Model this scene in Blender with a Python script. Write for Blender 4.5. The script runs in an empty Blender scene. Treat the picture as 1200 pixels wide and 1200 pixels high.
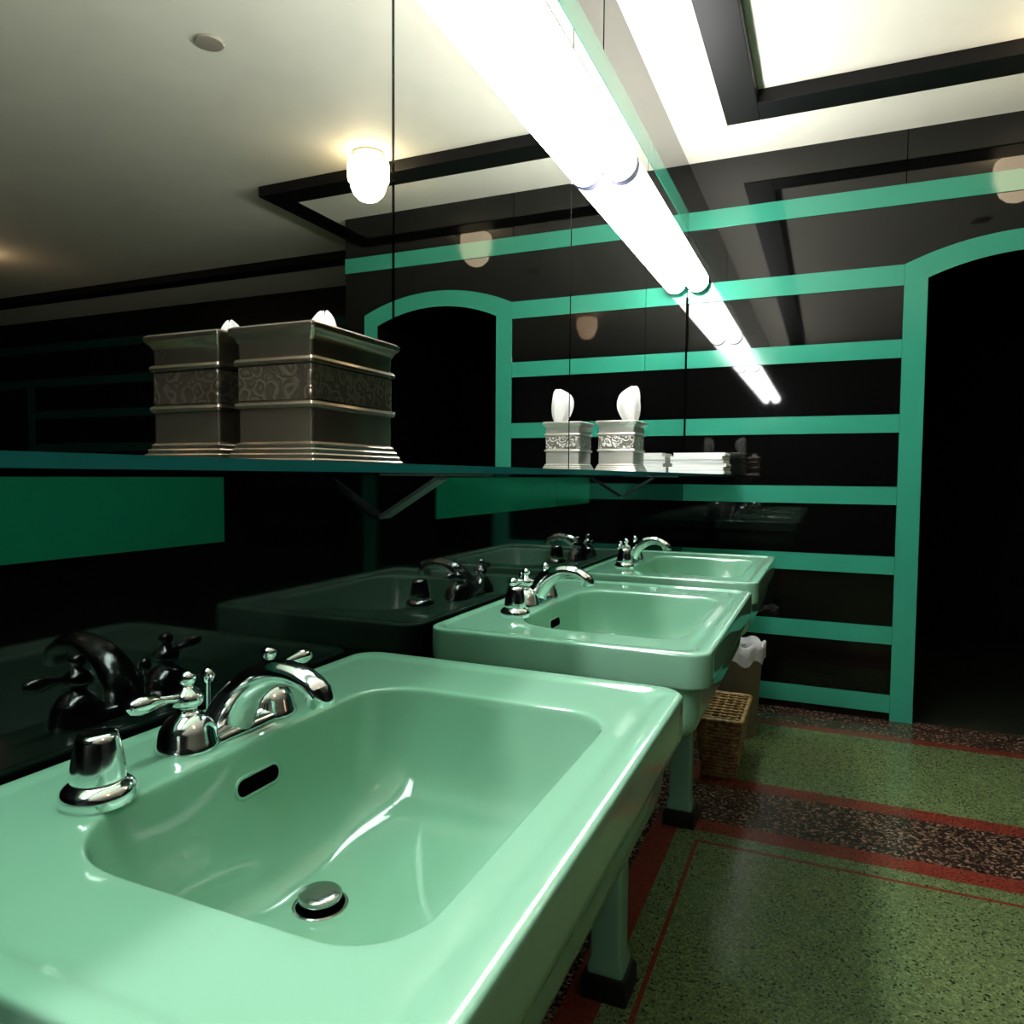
import bpy, bmesh, math, random
from mathutils import Vector, Matrix
random.seed(4)
sc = bpy.context.scene
COL = sc.collection
# ---------------------------------------------------------------- materials
def new_mat(name):
    m = bpy.data.materials.new(name); m.use_nodes = True
    nt = m.node_tree
    b = nt.nodes.get('Principled BSDF')
    return m, nt, b
def pmat(name, col, rough=0.4, metal=0.0, ior=1.5, coat=0.0, emis=None, es=0.0, bump=None):
    m, nt, b = new_mat(name)
    b.inputs['Base Color'].default_value = (*col, 1)
    b.inputs['Roughness'].default_value = rough
    b.inputs['Metallic'].default_value = metal
    b.inputs['IOR'].default_value = ior
    b.inputs['Coat Weight'].default_value = coat
    if emis:
        b.inputs['Emission Color'].default_value = (*emis, 1)
        b.inputs['Emission Strength'].default_value = es
    tc = nt.nodes.new('ShaderNodeTexCoord')
    nz = nt.nodes.new('ShaderNodeTexNoise'); nz.inputs['Scale'].default_value = 6
    nz.inputs['Detail'].default_value = 4
    nt.links.new(tc.outputs['Object'], nz.inputs['Vector'])
    mx = nt.nodes.new('ShaderNodeMix'); mx.data_type = 'RGBA'
    mx.inputs[6].default_value = (*[c*0.93 for c in col], 1)
    mx.inputs[7].default_value = (*[min(1, c*1.05) for c in col], 1)
    nt.links.new(nz.outputs['Fac'], mx.inputs[0])
    nt.links.new(mx.outputs[2], b.inputs['Base Color'])
    if bump:
        n2 = nt.nodes.new('ShaderNodeTexNoise'); n2.inputs['Scale'].default_value = bump[0]
        n2.inputs['Detail'].default_value = 3
        nt.links.new(tc.outputs['Object'], n2.inputs['Vector'])
        bp = nt.nodes.new('ShaderNodeBump'); bp.inputs['Strength'].default_value = bump[1]
        bp.inputs['Distance'].default_value = bump[2]
        nt.links.new(n2.outputs['Fac'], bp.inputs['Height'])
        nt.links.new(bp.outputs['Normal'], b.inputs['Normal'])
    return m
M_black = pmat('black_structural_glass', (0.002, 0.002, 0.002), 0.03, ior=1.50)
M_blackl = pmat('black_glass_side', (0.002, 0.002, 0.002), 0.05, ior=1.32)
M_blackm = pmat('black_satin_panel', (0.002, 0.002, 0.002), 0.45, ior=1.3)
M_green = pmat('green_structural_glass', (0.032, 0.275, 0.18), 0.10, ior=1.5)
M_green_shade = pmat('green_glass_shelf_shade', (0.006, 0.11, 0.062), 0.12, ior=1.4)  # same green stripe glass, shade below the shelf put into its colour
M_green_dim = pmat('green_glass_dimmed', (0.005, 0.045, 0.032), 0.15, ior=1.4)  # same green glass, dimness of the distant wall put into its colour
M_mint = pmat('mint_porcelain', (0.198, 0.415, 0.290), 0.08, ior=1.5, coat=0.2)
M_chrome = pmat('chrome', (0.92, 0.93, 0.95), 0.12, metal=1)
M_dull = pmat('brushed_drain_metal', (0.42, 0.44, 0.42), 0.22, metal=1)
M_ceil = pmat('ceiling_paint', (0.87, 0.84, 0.70), 0.6)
M_mold = pmat('black_molding', (0.004, 0.0035, 0.0035), 0.45, ior=1.3)
M_mirror = pmat('mirror_silver', (0.79, 0.82, 0.80), 0.0, metal=1)
M_pewter = pmat('pewter', (0.30, 0.25, 0.185), 0.23, metal=.94, bump=(90, .10, .001))
M_pewter_lit = pmat('pewter_lit_tone', (0.62, 0.59, 0.53), 0.30, metal=.65, bump=(60, .12, .001))  # same kind of pewter, catching light by a lighter base colour
M_gloom = pmat('passage_gloom', (0.002, 0.002, 0.002), 0.8, ior=1.2)  # darkness of the passage beyond the arch put into the colour
M_floor_gloom = pmat('passage_floor_gloom', (0.012, 0.016, 0.010), 0.35, ior=1.3)  # floor colour darkened to carry the passage's lack of light
M_foot = pmat('black_foot', (0.004, 0.004, 0.004), 0.45)
M_hole = pmat('hole_black', (0.001, 0.001, 0.001), 0.9, ior=1.05)
M_white = pmat('white_tissue', (0.88, 0.88, 0.86), 0.8, bump=(30, .3, .003))
M_towel = pmat('white_towel', (0.80, 0.80, 0.78), 0.9, bump=(200, .4, .002))
M_house = pmat('light_housing', (0.20, 0.18, 0.27), 0.4)
M_cap = pmat('lamp_end_cap', (0.65, 0.62, 0.90), 0.4)
M_tube = pmat('lamp_diffuser', (0.9, 0.9, 0.95), 0.3, emis=(1.0, 0.98, 0.96), es=34)
M_globe = pmat('milk_glass', (0.9, 0.85, 0.75), 0.2, emis=(1.0, 0.78, 0.50), es=9)
M_globed = pmat('milk_glass_dim', (0.9, 0.85, 0.75), 0.2, emis=(1.0, 0.64, 0.38), es=4.5)
M_fitter = pmat('globe_fitter', (0.45, 0.4, 0.32), 0.4, metal=.3)
M_can = pmat('beige_can', (0.22, 0.185, 0.12), 0.45)
M_bag = pmat('white_bag', (0.52, 0.52, 0.54), 0.35, bump=(25, .6, .01))
M_shelfedge = pmat('glass_edge', (0.02, 0.19, 0.22), 0.08)
M_bracket = pmat('dark_metal_bracket', (0.045, 0.05, 0.048), 0.4, metal=.3)

def embossed(nm, lo, hi, metal, strength):
    m, nt, b = new_mat(nm)
    b.inputs['Metallic'].default_value = metal; b.inputs['Roughness'].default_value = .28
    tc = nt.nodes.new('ShaderNodeTexCoord')
    nz = nt.nodes.new('ShaderNodeTexNoise'); nz.inputs['Scale'].default_value = 40
    nt.links.new(tc.outputs['Object'], nz.inputs['Vector'])
    mixv = nt.nodes.new('ShaderNodeVectorMath'); mixv.operation = 'MULTIPLY_ADD'
    nt.links.new(nz.outputs['Color'], mixv.inputs[0]); mixv.inputs[1].default_value = (.02, .02, .02)
    nt.links.new(tc.outputs['Object'], mixv.inputs[2])
    v = nt.nodes.new('ShaderNodeTexVoronoi'); v.feature = 'F1'; v.inputs['Scale'].default_value = 55
    nt.links.new(mixv.outputs[0], v.inputs['Vector'])
    ml = nt.nodes.new('ShaderNodeMath'); ml.operation = 'MULTIPLY'; ml.inputs[1].default_value = 15
    nt.links.new(v.outputs['Distance'], ml.inputs[0])
    sn = nt.nodes.new('ShaderNodeMath'); sn.operation = 'SINE'; nt.links.new(ml.outputs[0], sn.inputs[0])
    r = nt.nodes.new('ShaderNodeValToRGB'); r.color_ramp.elements[0].position = .0; r.color_ramp.elements[1].position = .8
    r.color_ramp.elements[0].color = (*lo, 1); r.color_ramp.elements[1].color = (*hi, 1)
    nt.links.new(sn.outputs[0], r.inputs['Fac']); nt.links.new(r.outputs['Color'], b.inputs['Base Color'])
    bp = nt.nodes.new('ShaderNodeBump'); bp.inputs['Strength'].default_value = strength; bp.inputs['Distance'].default_value = .001
    nt.links.new(sn.outputs[0], bp.inputs['Height']); nt.links.new(bp.outputs['Normal'], b.inputs['Normal'])
    return m
M_emb = embossed('embossed_pewter', (.20, .165, .12), (.33, .28, .21), .92, .25)
M_emb_lit = embossed('embossed_pewter_lit_tone', (.22, .20, .17), (.90, .87, .80), .4, .4)  # band of the second box, brightened in colour as if lit

def terrazzo(name, stops, scale, rough=.22):
    m, nt, b = new_mat(name)
    b.inputs['Roughness'].default_value = rough
    tc = nt.nodes.new('ShaderNodeTexCoord')
    v = nt.nodes.new('ShaderNodeTexVoronoi'); v.inputs['Scale'].default_value = scale
    nt.links.new(tc.outputs['Object'], v.inputs['Vector'])
    sep = nt.nodes.new('ShaderNodeSeparateColor'); nt.links.new(v.outputs['Color'], sep.inputs[0])
    r = nt.nodes.new('ShaderNodeValToRGB'); r.color_ramp.interpolation = 'CONSTANT'
    els = r.color_ramp.elements
    els[0].position = stops[0][0]; els[0].color = (*stops[0][1], 1)
    els[1].position = stops[1][0]; els[1].color = (*stops[1][1], 1)
    for p, c in stops[2:]:
        e = els.new(p); e.color = (*c, 1)
    nt.links.new(sep.outputs[0], r.inputs['Fac'])
    nz = nt.nodes.new('ShaderNodeTexNoise'); nz.inputs['Scale'].default_value = 2.5; nz.inputs['Detail'].default_value = 5
    nt.links.new(tc.outputs['Object'], nz.inputs['Vector'])
    mr = nt.nodes.new('ShaderNodeMapRange'); mr.inputs[3].default_value = .7; mr.inputs[4].default_value = 1.25
    nt.links.new(nz.outputs['Fac'], mr.inputs[0])
    mu = nt.nodes.new('ShaderNodeMix'); mu.data_type = 'RGBA'; mu.blend_type = 'MULTIPLY'; mu.inputs[0].default_value = 1
    nt.links.new(r.outputs['Color'], mu.inputs[6]); nt.links.new(mr.outputs[0], mu.inputs[7])
    nt.links.new(mu.outputs[2], b.inputs['Base Color'])
    return m
T_green = terrazzo('green_terrazzo', [(0, (.078, .112, .044)), (.35, (.102, .146, .058)), (.62, (.056, .084, .031)), (.8, (.135, .185, .080)), (.93, (.018, .028, .014))], 200, .17)
T_red = terrazzo('red_terrazzo', [(0, (.125, .022, .014)), (.5, (.15, .030, .018)), (.85, (.095, .016, .011))], 240)
T_peb = terrazzo('pebble_terrazzo', [(0, (.012, .008, .006)), (.35, (.035, .020, .014)), (.52, (.100, .064, .042)), (.74, (.042, .020, .013)), (.91, (.18, .13, .09))], 130)

def wicker():
    m, nt, b = new_mat('wicker')
    b.inputs['Roughness'].default_value = .5
    tc = nt.nodes.new('ShaderNodeTexCoord')
    w = nt.nodes.new('ShaderNodeTexNoise'); w.inputs['Scale'].default_value = 60
    nt.links.new(tc.outputs['Object'], w.inputs['Vector'])
    r = nt.nodes.new('ShaderNodeValToRGB')
    r.color_ramp.elements[0].position = .35; r.color_ramp.elements[0].color = (.15, .075, .025, 1)
    r.color_ramp.elements[1].position = .65; r.color_ramp.elements[1].color = (.48, .31, .13, 1)
    nt.links.new(w.outputs['Fac'], r.inputs['Fac']); nt.links.new(r.outputs['Color'], b.inputs['Base Color'])
    return m
M_wicker = wicker()

def thin_glass():
    m, nt, b = new_mat('shelf_glass')
    nt.nodes.remove(b)
    out = nt.nodes['Material Output']
    t = nt.nodes.new('ShaderNodeBsdfTransparent'); t.inputs[0].default_value = (.82, .92, .88, 1)
    g = nt.nodes.new('ShaderNodeBsdfGlossy'); g.inputs['Roughness'].default_value = .02; g.inputs[0].default_value = (.8, .9, .9, 1)
    f = nt.nodes.new('ShaderNodeFresnel'); f.inputs[0].default_value = 1.5
    mx = nt.nodes.new('ShaderNodeMixShader')
    nt.links.new(f.outputs[0], mx.inputs[0]); nt.links.new(t.outputs[0], mx.inputs[1]); nt.links.new(g.outputs[0], mx.inputs[2])
    nt.links.new(mx.outputs[0], out.inputs[0])
    return m
M_glass = thin_glass()

# ---------------------------------------------------------------- helpers
def finish(bm, name, mats, parent=None, loc=(0, 0, 0), smooth=False, label=None, cat=None, kind=None, group=None, subsurf=0, bevel=0, autosm=None):
    bmesh.ops.recalc_face_normals(bm, faces=bm.faces[:])
    me = bpy.data.meshes.new(name); bm.to_mesh(me); bm.free()
    if not isinstance(mats, (list, tuple)): mats = [mats]
    for m in mats: me.materials.append(m)
    for p in me.polygons: p.use_smooth = smooth
    if smooth and autosm is not None:
        try: me.set_sharp_from_angle(angle=math.radians(autosm))
        except Exception: pass
    ob = bpy.data.objects.new(name, me); COL.objects.link(ob)
    ob.location = loc
    if parent: ob.parent = parent
    if label: ob['label'] = label
    if cat: ob['category'] = cat
    if kind: ob['kind'] = kind
    if group: ob['group'] = group
    if bevel:
        md = ob.modifiers.new('bev', 'BEVEL'); md.width = bevel; md.segments = 3; md.limit_method = 'ANGLE'
    if subsurf:
        md = ob.modifiers.new('sub', 'SUBSURF'); md.levels = subsurf; md.render_levels = subsurf
    return ob
def empty(name, loc, label, cat, group=None):
    e = bpy.data.objects.new(name, None); COL.objects.link(e); e.location = loc
    e.empty_display_size = .05
    e['label'] = label; e['category'] = cat
    if group: e['group'] = group
    return e
def addbox(bm, x0, x1, y0, y1, z0, z1):
    vs = [bm.verts.new(p) for p in [(x0, y0, z0), (x1, y0, z0), (x1, y1, z0), (x0, y1, z0), (x0, y0, z1), (x1, y0, z1), (x1, y1, z1), (x0, y1, z1)]]
    fs = []
    for f in [(0, 3, 2, 1), (4, 5, 6, 7), (0, 1, 5, 4), (1, 2, 6, 5), (2, 3, 7, 6), (3, 0, 4, 7)]:
        fs.append(bm.faces.new([vs[i] for i in f]))
    return fs
def box(name, x0, x1, y0, y1, z0, z1, mat, **k):
    bm = bmesh.new(); addbox(bm, x0, x1, y0, y1, z0, z1)
    return finish(bm, name, mat, **k)
def struct(name, *a, **k):
    return box(name, *a, kind='structure', **k)
def loft(bm, loops, cap0=True, cap1=True):
    rings = [[bm.verts.new(p) for p in L] for L in loops]
    n = len(rings[0])
    for a, b in zip(rings, rings[1:]):
        for i in range(n):
            bm.faces.new((a[i], a[(i+1) % n], b[(i+1) % n], b[i]))
    if cap0: bm.faces.new(rings[0][::-1])
    if cap1: bm.faces.new(rings[-1])
    return rings
def lathe(bm, prof, seg=32, mat=Matrix(), cap=True):
    loops = []
    for r, z in prof:
        r = max(r, 1e-4)
        loops.append([mat @ Vector((r*math.cos(2*math.pi*i/seg), r*math.sin(2*math.pi*i/seg), z)) for i in range(seg)])
    loft(bm, loops, cap, cap)
def sweep(bm, pts, radii, seg=16):
    pts = [Vector(p) for p in pts]; loops = []
    prevn = None
    for i, p in enumerate(pts):
        if i == 0: t = pts[1]-pts[0]
        elif i == len(pts)-1: t = pts[-1]-pts[-2]
        else: t = pts[i+1]-pts[i-1]
        t.normalize()
        if prevn is None:
            ref = Vector((0, 1, 0)) if abs(t.y) < .9 else Vector((1, 0, 0))
            n = t.cross(ref).normalized()
        else:
            n = (prevn - t*prevn.dot(t)).normalized()
        prevn = n; b = t.cross(n)
        r = radii[i]; ra, rb = (r, r) if not isinstance(r, tuple) else r
        loops.append([p + n*ra*math.cos(2*math.pi*j/seg) + b*rb*math.sin(2*math.pi*j/seg) for j in range(seg)])
    loft(bm, loops)
def catmull(pts, n=8):
    P = [Vector(p) for p in pts]; P = [2*P[0]-P[1]] + P + [2*P[-1]-P[-2]]
    out = []
    for i in range(1, len(P)-2):
        for k in range(n):
            t = k/n
            out.append(0.5*((2*P[i]) + (-P[i-1]+P[i+1])*t + (2*P[i-1]-5*P[i]+4*P[i+1]-P[i+2])*t*t + (-P[i-1]+3*P[i]-3*P[i+1]+P[i+2])*t**3))
    out.append(P[-2]); return out
def interp(vals, m):
    out = []
    for i in range(m):
        u = i/(m-1)*(len(vals)-1); k = min(int(u), len(vals)-2); f = u-k
        out.append(vals[k]*(1-f)+vals[k+1]*f)
    return out
def rrect(x0, x1, y0, y1, r, z, nc=8, ns=3):
    # r: one radius, or (far front, far back, near back, near front)
    lim = min((x1-x0)/2, (y1-y0)/2)-1e-4
    rs = [min(q, lim) for q in (r if isinstance(r, (tuple, list)) else (r,)*4)]
    pts = []
    cs = [(x1-rs[0], y1-rs[0], 0), (x0+rs[1], y1-rs[1], 90), (x0+rs[2], y0+rs[2], 180), (x1-rs[3], y0+rs[3], 270)]
    for ci, (cx, cy, a0) in enumerate(cs):
        q = rs[ci]
        arc = [(cx+q*math.cos(math.radians(a0+90*k/nc)), cy+q*math.sin(math.radians(a0+90*k/nc))) for k in range(nc+1)]
        pts += arc
        nx, ny, na = cs[(ci+1) % 4]; nq = rs[(ci+1) % 4]
        s = arc[-1]; e = (nx+nq*math.cos(math.radians(na)), ny+nq*math.sin(math.radians(na)))
        for k in range(1, ns+1):
            f = k/(ns+1); pts.append((s[0]*(1-f)+e[0]*f, s[1]*(1-f)+e[1]*f))
    return [Vector((x, y, z)) for x, y in pts]
def dup(ob, loc, parent=None):
    c = ob.copy(); COL.objects.link(c)
    if parent: c.parent = parent
    else: c.location = loc
    for ch in ob.children: dup(ch, None, c)
    return c

# ---------------------------------------------------------------- room
D = 3.8; DX = 2.12; D2 = 5.1; XM = 8.2; YB = -2.2; ZC = 2.72; ZI = 2.775
CX, HC = 0.688, 1.14
xs = sorted({-.1, .19, .24, .27, .30, .335, .347, DX-.12, XM+.1}); ys = sorted({YB-.1, 2.265, 2.279, 2.34, 2.42, 2.72, 2.80, 3.50, 3.56, D+.02, D2+.1})
def fm(x, y):
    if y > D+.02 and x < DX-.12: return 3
    if y > 3.56: return 2
    if y > 3.50: return 1 if x > .24 else 2
    if y > 2.80: return 0 if x > .30 else (1 if x > .24 else 2)
    if y > 2.72: return 1 if x > .24 else 2
    if y > 2.42: return 2
    if y > 2.34: return 1 if x > .19 else 2
    if x < .19: return 2
    if x < .27: return 1
    if x < .335: return 0
    if x < .347: return 1 if y < 2.279 else 0
    if 2.265 < y < 2.279: return 1
    return 0
bm = bmesh.new()
grid = [[bm.verts.new((x, y, 0)) for y in ys] for x in xs]
for i in range(len(xs)-1):
    for j in range(len(ys)-1):
        f = bm.faces.new((grid[i][j], grid[i+1][j], grid[i+1][j+1], grid[i][j+1]))
        f.material_index = fm((xs[i]+xs[i+1])/2, (ys[j]+ys[j+1])/2)
finish(bm, 'floor', [T_green, T_red, T_peb, M_floor_gloom], kind='structure')
bm = bmesh.new(); fa_ = addbox(bm, -.12, 0, YB, D+.12, 0, 1.14) + addbox(bm, -.12, 0, YB, D+.12, 1.14, ZI+.1)
for f in fa_[6:]: f.material_index = 1
finish(bm, 'wall_left', [M_blackl, M_black], kind='structure')
struct('wall_back', -.12, XM+.1, YB-.1, YB, 0, ZI+.1, M_blackm)
struct('wall_right', XM, XM+.1, YB, D2+.1, 0, ZI+.1, M_blackm)
AX0, AX1 = 1.078, 1.88
acx = (AX0+AX1)/2
def arc_pts(hw, zs, zp, n=24):
    s = zp-zs; R = (hw*hw+s*s)/(2*s); cz = zp-R; a = math.asin(hw/R)
    return [(acx+R*math.sin(-a+2*a*k/n), cz+R*math.cos(-a+2*a*k/n)) for k in range(n+1)]
INA = arc_pts((AX1-AX0)/2, 2.045, 2.13)
def arch_wall():
    bm = bmesh.new()
    out = [(0, 0), (AX0, 0)] + INA + [(AX1, 0), (DX, 0), (DX, ZI+.1), (0, ZI+.1)]
    f0 = bm.faces.new([bm.verts.new((x, D, z)) for x, z in out])
    r = bmesh.ops.extrude_face_region(bm, geom=[f0])
    for v in [g for g in r['geom'] if isinstance(g, bmesh.types.BMVert)]: v.co.y += .12
    bmesh.ops.triangulate(bm, faces=[f for f in bm.faces if len(f.verts) > 4])
    return finish(bm, 'wall_far', M_black, kind='structure')
arch_wall()
struct('wall_return', DX-.12, DX, D+.12, D2, 0, ZI+.1, M_black)
struct('wall_far_side', DX-.12, XM, D2, D2+.1, 0, ZI+.1, M_blackm)
struct('wall_passage_left', .7, .8, D+.12, 5.9, 0, 2.6, M_gloom)
struct('wall_passage_right', DX-.12, DX-.02, D2+.1, 5.9, 0, 2.6, M_gloom)
struct('wall_passage_end', .7, DX, 5.9, 6.0, 0, 2.6, M_gloom)
struct('ceiling_passage', .7, DX-.12, D+.12, 6.0, 2.5, 2.6, M_gloom)
struct('floor_passage', .7, DX, D2+.1, 6.0, -.02, 0, M_floor_gloom)
tn = [0]
def trim(*a, **k):
    tn[0] += 1
    return struct('trim_%d' % tn[0], *a, **k)
def arch_frame():
    bm = bmesh.new()
    outer = arc_pts((AX1-AX0)/2+.095, 2.115, 2.222)
    I = [(AX0, 0)] + INA + [(AX1, 0)]; O = [(AX0-.095, 0)] + outer + [(AX1+.095, 0)]
    vi = [bm.verts.new((x, D-.008, z)) for x, z in I]; vo = [bm.verts.new((x, D-.008, z)) for x, z in O]
    wo = [bm.verts.new((x, D, z)) for x, z in O]
    for k in range(len(I)-1):
        bm.faces.new((vi[k], vi[k+1], vo[k+1], vo[k]))
        bm.faces.new((vo[k], vo[k+1], wo[k+1], wo[k]))
    tn[0] += 1
    return finish(bm, 'trim_%d' % tn[0], M_green, kind='structure')
arch_frame()
zs = [.078, .403, .732, 1.058, 1.393, 1.735, 2.068]
for i, z in enumerate(zs):
    h = .042 if i < 6 else .047
    trim(0.001, AX0-.096, D-.006, D, z-h, z+h, M_green)
trim(0.001, DX, D-.006, D, 2.385, 2.475, M_green)
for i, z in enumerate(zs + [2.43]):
    trim(DX+.001, 7.1 if i < 6 else XM, D2-.006, D2, z-.042, z+.042, M_green_dim)
trim(7.1, 7.2, D2-.008, D2, 0, 2.1, M_green_dim)
trim(.977, .980, D-.0015, D, 2.48, ZC, M_hole)
trim(0, .006, YB, D-.007, 2.385, 2.475, M_green)
trim(0, .004, -1.2, .68, 1.055, 1.135, M_green_shade)
trim(0, .004, 1.215, 2.18, 1.055, 1.135, M_green_shade)
trim(0, .0015, 2.279, 2.282, 2.477, ZC, M_hole)
trim(0, .009, D-.020, D-.0065, 1.155, 2.05, M_hole)
FX0, FX1 = 2.20, 2.35
FY0, FY1 = 3.295, 3.45
GY0, GY1 = 4.45, 4.60
EX0, EX1 = .228, .372
bm = bmesh.new()
addbox(bm, -.1, XM+.1, YB-.1, D2+.1, ZI, ZI+.1)
addbox(bm, 0, EX0, YB, FY1, ZC, ZI)
addbox(bm, 0, FX0, FY1, D, ZC, ZI)
addbox(bm, DX, FX0, D, D2, ZC, ZI)
addbox(bm, FX0, XM, GY1, D2, ZC, ZI)
finish(bm, 'ceiling', M_ceil, kind='structure')
for r in [(EX0, EX1, YB, FY1), (EX1, FX1, FY0, FY1), (FX0, FX1, FY1, GY1), (FX1, XM, GY0, GY1)]:
    trim(*r, ZC-.004, ZI, M_mold, bevel=.003)
bm = bmesh.new(); lathe(bm, [(.052, 0), (.055, -.004), (.05, -.010), (.02, -.012)], 32)
finish(bm, 'ceiling_cover_plate', M_fitter, loc=(1.52, 2.14, ZI), smooth=True, autosm=40, label='small round grey cover disc on the cream ceiling', cat='cover plate')

# ---------------------------------------------------------------- mirrors
edges = [-1.685, -.77, .145, 1.06, 1.975, 2.89, 3.784]
for a, b in zip(edges, edges[1:]):
    box('wall_mirror', 0, .005, a+.0042, b-.0042, 1.145, 2.382, M_mirror, label='tall frameless wall mirror panel above the glass shelf', cat='mirror', group='mirror panels above the sinks')

# ---------------------------------------------------------------- glass shelf
SZ = 1.14
sh = empty('glass_shelf', (0, 1.5, SZ), 'long green-edged glass shelf below the wall mirrors', 'shelf')
bm = bmesh.new(); fs = addbox(bm, .006, .25, -2.1, 2.285, .002, .012)
for f in fs: f.material_index = 0
fs[3].material_index = 1; fs[2].material_index = 1; fs[4].material_index = 1
finish(bm, 'shelf_panel', [M_glass, M_shelfedge], parent=sh)
def bracket(y):
    bm = bmesh.new()
    def strip(p, q, th, hw):
        p = Vector(p); q = Vector(q); d = (q-p).normalized(); n = Vector((-d.z, 0, d.x))*th
        loops = []
        for c in (p, q):
            loops.append([c+n+Vector((0, y-hw, 0)), c+n+Vector((0, y+hw, 0)), c-n+Vector((0, y+hw, 0)), c-n+Vector((0, y-hw, 0))])
        loft(bm, loops)
    strip((.006, 0, -.072), (.115, 0, -.006), .003, .016)
    strip((.006, 0, -.0005), (.20, 0, -.0005), .002, .014)
    finish(bm, 'bracket', M_bracket, parent=sh, label='slim dark metal shelf bracket')
for y in (-1.4, -.47, 1.08): bracket(y)
sh_z = SZ+.012

# ---------------------------------------------------------------- light fixtures
def fixture(y0, y1):
    L = y1-y0
    e = empty('fluorescent_light', (0.005, y0, 2.12), 'long glowing white tubular fluorescent light on the mirror', 'light fixture', group='fluorescent lights along the mirror')
    R = Matrix.Rotation(-math.pi/2, 4, 'X')
    bm = bmesh.new(); lathe(bm, [(.048, .008), (.054, .012), (.054, L-.012), (.048, L-.008)], 32, Matrix.Translation((.056, 0, 0)) @ R)
    finish(bm, 'diffuser', M_tube, parent=e, smooth=True, autosm=40)
    for ya in (0.0, L-.014):
        bm = bmesh.new(); lathe(bm, [(.050, 0), (.055, .002), (.0555, .007), (.055, .012), (.050, .014)], 32, Matrix.Translation((.056, ya, 0)) @ R)
        finish(bm, 'end_cap', M_cap, parent=e, smooth=True, autosm=40)
    bm = bmesh.new(); addbox(bm, -.001, .032, .0, L, .050, .098)
    finish(bm, 'housing', M_house, parent=e)
for a, b in [(2.295, 3.76), (.83, 2.28), (-.65, .815), (-2.13, -.665)]:
    fixture(a, b)

# ---------------------------------------------------------------- ceiling globes
def globe(x, y, lab, mat=M_globe):
    e = empty('ceiling_light', (x, y, ZI), lab, 'ceiling light', group='globe ceiling lights')
    bm = bmesh.new(); lathe(bm, [(.080, 0), (.083, -.010), (.070, -.018), (.066, -.030)], 32)
    finish(bm, 'fitter', M_fitter, parent=e, smooth=True, autosm=40)
    bm = bmesh.new(); lathe(bm, [(.06, -.022), (.085, -.028), (.101, -.040), (.106, -.058), (.106, -.125), (.103, -.140), (.093, -.148), (.089, -.175), (.076, -.205), (.05, -.230), (.02, -.242), (.001, -.244)], 32)
    finish(bm, 'glass_globe', mat, parent=e, smooth=True, autosm=50)
globe(1.52, 3.18, 'warm glowing milk-glass globe light before the arched doorway')
globe(1.62, .43, 'warm glowing milk-glass globe light on the cream ceiling', M_globed)
globe(5.2, 3.4, 'warm glowing milk-glass globe light deeper in the room', M_globed)

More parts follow.
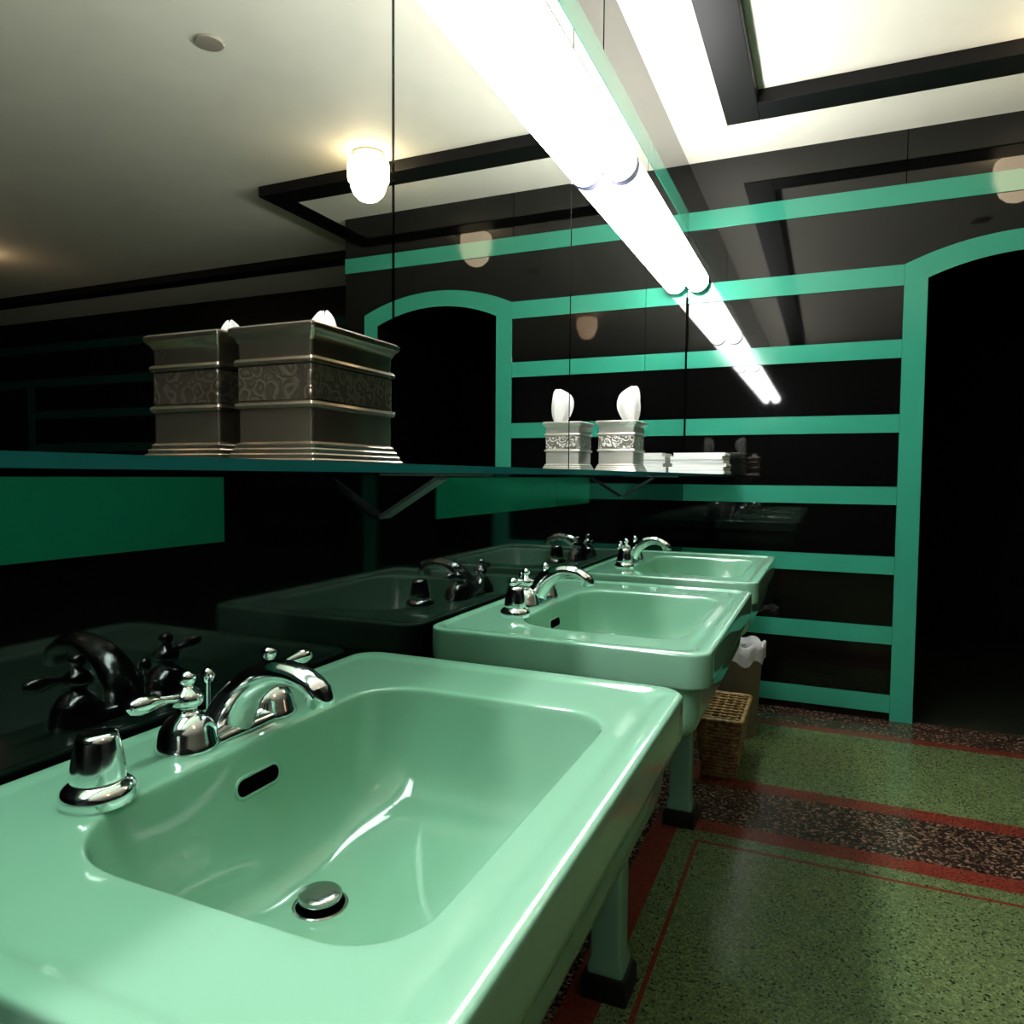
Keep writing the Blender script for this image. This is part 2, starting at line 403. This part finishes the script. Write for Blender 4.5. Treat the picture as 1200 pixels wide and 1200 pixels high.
# ---------------------------------------------------------------- sinks
RZ = .858
def make_sink(yc):
    e = empty('pedestal_sink', (0, yc, 0), 'mint green porcelain pedestal sink with chrome faucet under the mirror', 'sink', group='row of mint green pedestal sinks')
    X0, X1, H = .010, .525, .367
    def o(ins, z, r=.040):
        return rrect(X0+ins*.6, X1-ins, -H+ins, H-ins, max(r-ins*.3, .012), RZ+z)
    loops = []
    for ins, z in [(.17, -.200), (.13, -.198), (.095, -.188), (.062, -.172), (.040, -.156), (.028, -.142), (.024, -.130), (.022, -.118), (.019, -.070), (.018, -.064), (.013, -.0615), (.004, -.0605), (.001, -.058), (0, -.053), (0, -.008), (.0005, -.0036), (.0018, -.0013), (.0045, -.0002), (.009, 0), (.018, 0), (.024, -.0012), (.030, -.0032), (.036, -.0036), (.045, -.0036)]:
        loops.append(o(ins, z))
    for x0, x1, y0, y1, r, z in [
        (.119, .472, -.266, .238, (.070, .080, .105, .068), -.0036),
        (.1285, .4645, -.256, .228, (.060, .072, .098, .058), -.0038),
        (.1315, .462, -.2535, .2255, (.058, .070, .096, .056), -.0052),
        (.1335, .4603, -.2515, .2237, (.057, .069, .095, .055), -.0100),
        (.1355, .4585, -.2490, .2215, (.056, .068, .094, .054), -.025),
        (.140, .453, -.242, .214, (.057, .068, .093, .055), -.060),
        (.146, .444, -.230, .203, (.060, .070, .090, .058), -.098),
        (.156, .424, -.207, .183, (.066, .072, .088, .066), -.130),
        (.172, .385, -.162, .142, (.07, .072, .08, .07), -.149),
        (.188, .315, -.095, .082, .05, -.1570), (.198, .252, -.04, .014, .026, -.160)]:
        loops.append(rrect(x0, x1, y0, y1, r, RZ+z))
    bm = bmesh.new(); loft(bm, loops)
    finish(bm, 'basin', M_mint, parent=e, smooth=True, subsurf=1)
    bm = bmesh.new()
    pl = []
    for w, z in [(.040, .05), (.040, .07), (.034, .09), (.034, .53), (.045, .59), (.075, RZ-.195)]:
        pl.append(rrect(.27-w, .27+w, -w, w, .008, z, 4, 1))
    loft(bm, pl)
    ped = finish(bm, 'pedestal', M_mint, parent=e, smooth=True, autosm=35)
    bm = bmesh.new()
    loft(bm, [rrect(.27-w, .27+w, -w, w, .006, z, 3, 1) for w, z in [(.052, 0), (.052, .04), (.046, .052)]])
    finish(bm, 'foot', M_foot, parent=ped, smooth=True, autosm=35, label='black pedestal foot')
    # overflow
    bm = bmesh.new()
    R = Matrix.Translation((.1383, -.013, RZ-.046)) @ Matrix.Rotation(math.radians(82), 4, 'Y')
    def cap(hl, r, z): return [R @ v for v in rrect(-r, r, -hl, hl, r, z, 8, 2)]
    loft(bm, [cap(.034, .0125, -.002), cap(.034, .0125, .0006), cap(.0325, .0110, .0016), cap(.0305, .0088, .0008), cap(.0305, .0088, -.001)])
    ov = finish(bm, 'overflow', M_mint, parent=e, smooth=True, autosm=60)
    bm = bmesh.new(); loft(bm, [cap(.0304, .0087, .0002), cap(.0304, .0087, .0007)])
    finish(bm, 'overflow_hole', M_hole, parent=ov)
    # drain
    dc = (.222, -.017, RZ-.161)
    bm = bmesh.new(); lathe(bm, [(.018, .001), (.0275, .001), (.0285, .002), (.0275, .003), (.0255, .0028), (.025, .0015)], 32)
    dr = finish(bm, 'drain', M_dull, parent=e, loc=dc, smooth=True, autosm=50)
    bm = bmesh.new(); lathe(bm, [(.015, .0016), (.0248, .0017), (.0248, .002), (.015, .0021)], 32)
    finish(bm, 'drain_gap', M_hole, parent=dr)
    bm = bmesh.new(); lathe(bm, [(.008, .001), (.008, .006), (.0205, .007), (.0220, .009), (.0220, .013), (.0205, .0145), (.012, .0156), (.001, .016)], 32)
    finish(bm, 'stopper', M_dull, parent=dr, smooth=True, autosm=60)
    # faucet
    fz = RZ-.0036; fx = .084
    bm = bmesh.new()
    base = []
    for ins, z in [(0, 0), (0, .003), (.003, .009), (.010, .013), (.014, .014)]:
        base.append(rrect(-.026+ins, .026-ins, -.075+ins, .075-ins, .026-ins*.9, z, 8, 2))
    loft(bm, base)
    fa = finish(bm, 'faucet', M_chrome, parent=e, loc=(fx, .004, fz), smooth=True, autosm=50, label='chrome two-handle faucet')
    for sgn in (-1, 1):
        bm = bmesh.new()
        T = Matrix.Translation((0, sgn*.060, 0))
        lathe(bm, [(.0325, 0), (.0325, .005), (.030, .009), (.0275, .020), (.021, .031), (.014, .036), (.010, .039), (.010, .043), (.0155, .046), (.0165, .053), (.013, .059), (.008, .062), (.006, .066), (.009, .070), (.009, .076), (.005, .080), (.001, .081)], 28, T)
        d = Vector((-.12, -1, 0)).normalized() if sgn < 0 else Vector((.15, 1, 0)).normalized()
        p0 = Vector((0, sgn*.060, .054))
        path = [p0 + d*t + Vector((0, 0, dz)) for t, dz in [(0, 0), (.012, .001), (.022, .002), (.032, .003), (.042, .004), (.054, .004), (.062, .004), (.066, .004)]]
        sweep(bm, path, [.007, .006, .0045, .006, .0085, .0095, .007, .001], 14)
        finish(bm, 'handle', M_chrome, parent=fa, smooth=True, autosm=60)
    bm = bmesh.new()
    pts = catmull([(-.004, 0, .004), (.006, 0, .026), (.028, 0, .052), (.058, 0, .069), (.088, 0, .072), (.112, 0, .064), (.124, 0, .053)], 5)
    ra = interp([.030, .025, .0195, .0155, .0130, .0120, .0125], len(pts)); rb = interp([.028, .025, .0215, .0185, .0165, .0155, .0150], len(pts))
    sweep(bm, pts, list(zip(ra, rb)), 24)
    sweep(bm, [(.119, 0, .060), (.1245, 0, .048), (.1255, 0, .043)], [.0150, .0150, .0130], 20)
    finish(bm, 'spout', M_chrome, parent=fa, smooth=True, autosm=60)
    bm = bmesh.new(); lathe(bm, [(.0025, .01), (.0025, .048), (.006, .051), (.008, .057), (.005, .064), (.001, .066)], 16, Matrix.Translation((-.034, 0, 0)))
    finish(bm, 'lift_rod', M_chrome, parent=fa, smooth=True, autosm=50)
    # knob beside the faucet
    bm = bmesh.new()
    lathe(bm, [(.030, 0), (.031, .004), (.0305, .010), (.028, .014), (.0235, .0175), (.021, .019), (.001, .019)], 32)
    sd = finish(bm, 'soap_dispenser', M_chrome, parent=e, loc=(.112, -.178, fz), smooth=True, autosm=40, label='round chrome dispenser flange')
    bm = bmesh.new()
    lathe(bm, [(.020, .017), (.0222, .019), (.0225, .022), (.0215, .032), (.0195, .044), (.0175, .054), (.0158, .0590), (.012, .0605), (.001, .061)], 32)
    finish(bm, 'knob', M_chrome, parent=sd, smooth=True, autosm=60, label='chrome conical knob')
    return e
s1 = make_sink(.603)
for y in (1.523, 2.385):
    c = dup(s1, (0, y, 0))

# ---------------------------------------------------------------- tissue boxes
def sq(hx, hy, z, r=.004): return rrect(-hx, hx, -hy, hy, r, z, 3, 1)
def tissue_box(x, y, hx, hy, lab, plume, zsc, mb, me_, tx):
    e = empty('tissue_box_cover', (x, y, sh_z), lab, 'tissue box', group='pewter tissue boxes on the shelf')
    bm = bmesh.new()
    pr = [(0, 0), (0, .004), (-.0012, .0055), (-.003, .006), (-.0028, .010), (-.004, .0115), (-.006, .012), (-.0055, .016), (-.0068, .0175), (-.009, .018), (-.0085, .022), (-.0100, .0235), (-.0125, .025), (-.0125, .062), (-.0085, .0635), (-.0075, .0665), (-.0085, .0695), (-.0125, .071), (-.0125, .112), (-.0085, .1135), (-.0075, .1165), (-.0085, .1195), (-.0125, .121), (-.0120, .138), (-.008, .145), (-.0045, .148), (-.003, .151), (-.0032, .155), (-.007, .1575), (-.028, .158)]
    loft(bm, [sq(hx+i, hy+i, z*zsc) for i, z in pr], True, False)
    finish(bm, 'body', mb, parent=e, smooth=True, autosm=30)
    bm = bmesh.new()
    loft(bm, [sq(hx-.0115, hy-.0115, .0725*zsc), sq(hx-.0115, hy-.0115, .111*zsc)], False, False)
    finish(bm, 'embossed_band', me_, parent=e, label='embossed floral pewter band')
    bm = bmesh.new(); n = 28
    if plume == 0:
        prof = [(.025, .0, 0), (.026, .012, 0), (.022, .022, .002), (.016, .030, .004), (.009, .037, .006), (.002, .041, .008)]
    else:
        prof = [(.018, 0, 0), (.022, .012, .001), (.030, .03, .000), (.037, .055, -.003), (.038, .078, -.003), (.032, .096, .001), (.018, .110, .008), (.004, .119, .012)]
    loops = []
    for r, z, lean in prof:
        loops.append([Vector((lean+r*math.cos(2*math.pi*i/n)*(1+.12*math.sin(3*2*math.pi*i/n+z*60)), .38*r*math.sin(2*math.pi*i/n)*(1+.65*math.sin(6*2*math.pi*i/n+z*25)), z+.008*math.sin(i*.9+r*90))) for i in range(n)])
    loft(bm, loops)
    finish(bm, 'tissue', M_white, loc=(tx, y, sh_z+.146*zsc), smooth=True, subsurf=1, label='white paper tissue pulled up from the pewter box', cat='tissue', group='paper tissues')
tissue_box(.077, .772, .069, .096, 'antique pewter tissue box cover with flared stepped base on glass shelf', 0, 1.05, M_pewter, M_emb, .078)
tissue_box(.092, 2.225, .068, .074, 'pewter tissue box cover toned as if brightly lit, with tall tissue plume on glass shelf', 1, 1, M_pewter_lit, M_emb_lit, .118)

# ---------------------------------------------------------------- towels
def towel(x, y, z, w, d, h, rot):
    # folded cloth: two layers joined by a rounded fold at the front edge
    bm = bmesh.new()
    prof = []
    def add(px, pz): prof.append((px, pz))
    add(-w/2, 0.0); add(0, 0); add(w/2-.004, 0)
    for a in (-60, -30, 0, 30, 60): add(w/2-.004+.004*math.cos(math.radians(a)), h/2+h/2*math.sin(math.radians(a)))
    add(w/2-.004, h); add(0, h); add(-w/2, h); add(-w/2, h*.56); add(-w/2+.012, h*.5); add(-w/2, h*.44)
    loops = []
    nseg = 10
    for k in range(nseg+1):
        yy = -d/2 + d*k/nseg
        loops.append([Vector((px+.0015*math.sin(k*1.7+z*90), yy, pz+.0006*math.sin(k*1.1+px*60))) for px, pz in prof])
    loft(bm, loops)
    ob = finish(bm, 'folded_towel', M_towel, loc=(x, y, z), smooth=True, autosm=50, label='folded white hand towel in a stack on glass shelf', cat='towel', group='stack of folded white towels')
    ob.rotation_euler = (0, 0, rot)
for k in range(6):
    towel(.140+random.uniform(-.006, .006), 3.48+random.uniform(-.006, .006), sh_z+.0162*k+.001, .25-.004*k, .22, .0152, random.uniform(-.04, .04))

# ---------------------------------------------------------------- basket
def basket():
    BX, BY, H = .335, 2.935, .235
    e = empty('wicker_basket', (BX, BY, 0), 'low rectangular woven wicker basket with lattice lid beside a sink pedestal', 'basket')
    def ringmesh(bm, path, rn, rz, seg):
        m = len(path); rings = []
        for i, p in enumerate(path):
            t = (path[(i+1) % m]-path[i-1]).normalized(); nn = t.cross(Vector((0, 0, 1)))
            rings.append([bm.verts.new(p+nn*rn*math.cos(a)+Vector((0, 0, 1))*rz*math.sin(a)) for a in [j*2*math.pi/seg for j in range(seg)]])
        for i in range(m):
            a, b = rings[i], rings[(i+1) % m]
            for j in range(seg): bm.faces.new((a[j], b[j], b[(j+1) % seg], a[(j+1) % seg]))
    bm = bmesh.new(); n = 16
    for k in range(n):
        t = k/(n-1); z = .008+t*(H-.02)
        hx = .060+.022*t; hy = .150+.030*t
        L = rrect(-hx, hx, -hy, hy, .02, z, 5, 9)
        path = []
        for i, p in enumerate(L):
            q = Vector(p); dirv = (q-Vector((0, 0, q.z))).normalized()
            path.append(q + dirv*(.0035 if (i+k) % 2 else -.0035))
        ringmesh(bm, path, .004, .008, 6)
    loft(bm, [rrect(-.055, .055, -.145, .145, .02, z, 5, 6) for z in (.003, .010)])
    finish(bm, 'woven_body', M_wicker, parent=e, smooth=True)
    bm = bmesh.new()
    L = rrect(-.085, .085, -.183, .183, .022, H-.004, 8, 8)
    ringmesh(bm, L, .009, .009, 8)
    finish(bm, 'rim', M_wicker, parent=e, smooth=True)
    bm = bmesh.new()
    for i in range(5):
        x = -.064+i*.032; addbox(bm, x-.004, x+.004, -.178, .178, H-.008, H-.002)
    for i in range(10):
        y = -.16+i*.036; addbox(bm, -.08, .08, y-.004, y+.004, H-.003, H+.003)
    finish(bm, 'lattice_lid', M_wicker, parent=e)
basket()
# ---------------------------------------------------------------- trash can
e = empty('trash_can', (.338, 3.33, 0), 'beige round trash can with white plastic liner near the striped wall', 'trash can')
bm = bmesh.new(); lathe(bm, [(.085, 0), (.088, .004), (.108, .37), (.111, .375), (.108, .38), (.105, .375), (.085, .02), (.001, .015)], 40)
finish(bm, 'can_body', M_can, parent=e, smooth=True, autosm=40)
bm = bmesh.new(); n = 48; loops = []
for r, z, w in [(.100, .25, .0), (.104, .37, .001), (.109, .415, .005), (.117, .411, .006), (.117, .38, .006), (.116, .355, .007), (.1155, .335, .008)]:
    loops.append([Vector(((r+w*math.sin(i*1.3)*.8)*math.cos(2*math.pi*i/n), (r+w*math.sin(i*1.3)*.8)*math.sin(2*math.pi*i/n), z+w*1.8*math.sin(i*.9+1))) for i in range(n)])
loft(bm, loops, False, False)
finish(bm, 'bag_liner', M_bag, parent=e, smooth=True, label='crumpled white plastic bag liner')

# ---------------------------------------------------------------- world & camera
w = bpy.data.worlds.new('World'); sc.world = w; w.use_nodes = True
w.node_tree.nodes['Background'].inputs[0].default_value = (.5, .5, .5, 1)
w.node_tree.nodes['Background'].inputs[1].default_value = .0

cam = bpy.data.cameras.new('Camera'); co = bpy.data.objects.new('Camera', cam); COL.objects.link(co)
cam.sensor_width = 36; cam.lens = 36*850/1200; cam.clip_start = .01
yaw, pitch, roll = math.radians(23.5), math.radians(2.9), math.radians(.45)
F = Vector((-math.sin(yaw)*math.cos(pitch), math.cos(yaw)*math.cos(pitch), -math.sin(pitch)))
Rt = F.cross(Vector((0, 0, 1))).normalized(); U = Rt.cross(F)
R2 = Rt*math.cos(roll)+U*math.sin(roll); U2 = U*math.cos(roll)-Rt*math.sin(roll)
m = Matrix((R2, U2, -F)).transposed().to_4x4(); m.translation = Vector((CX, 0, HC))
co.matrix_world = m
sc.camera = co
try:
    sc.view_settings.view_transform = 'Standard'
except Exception: pass
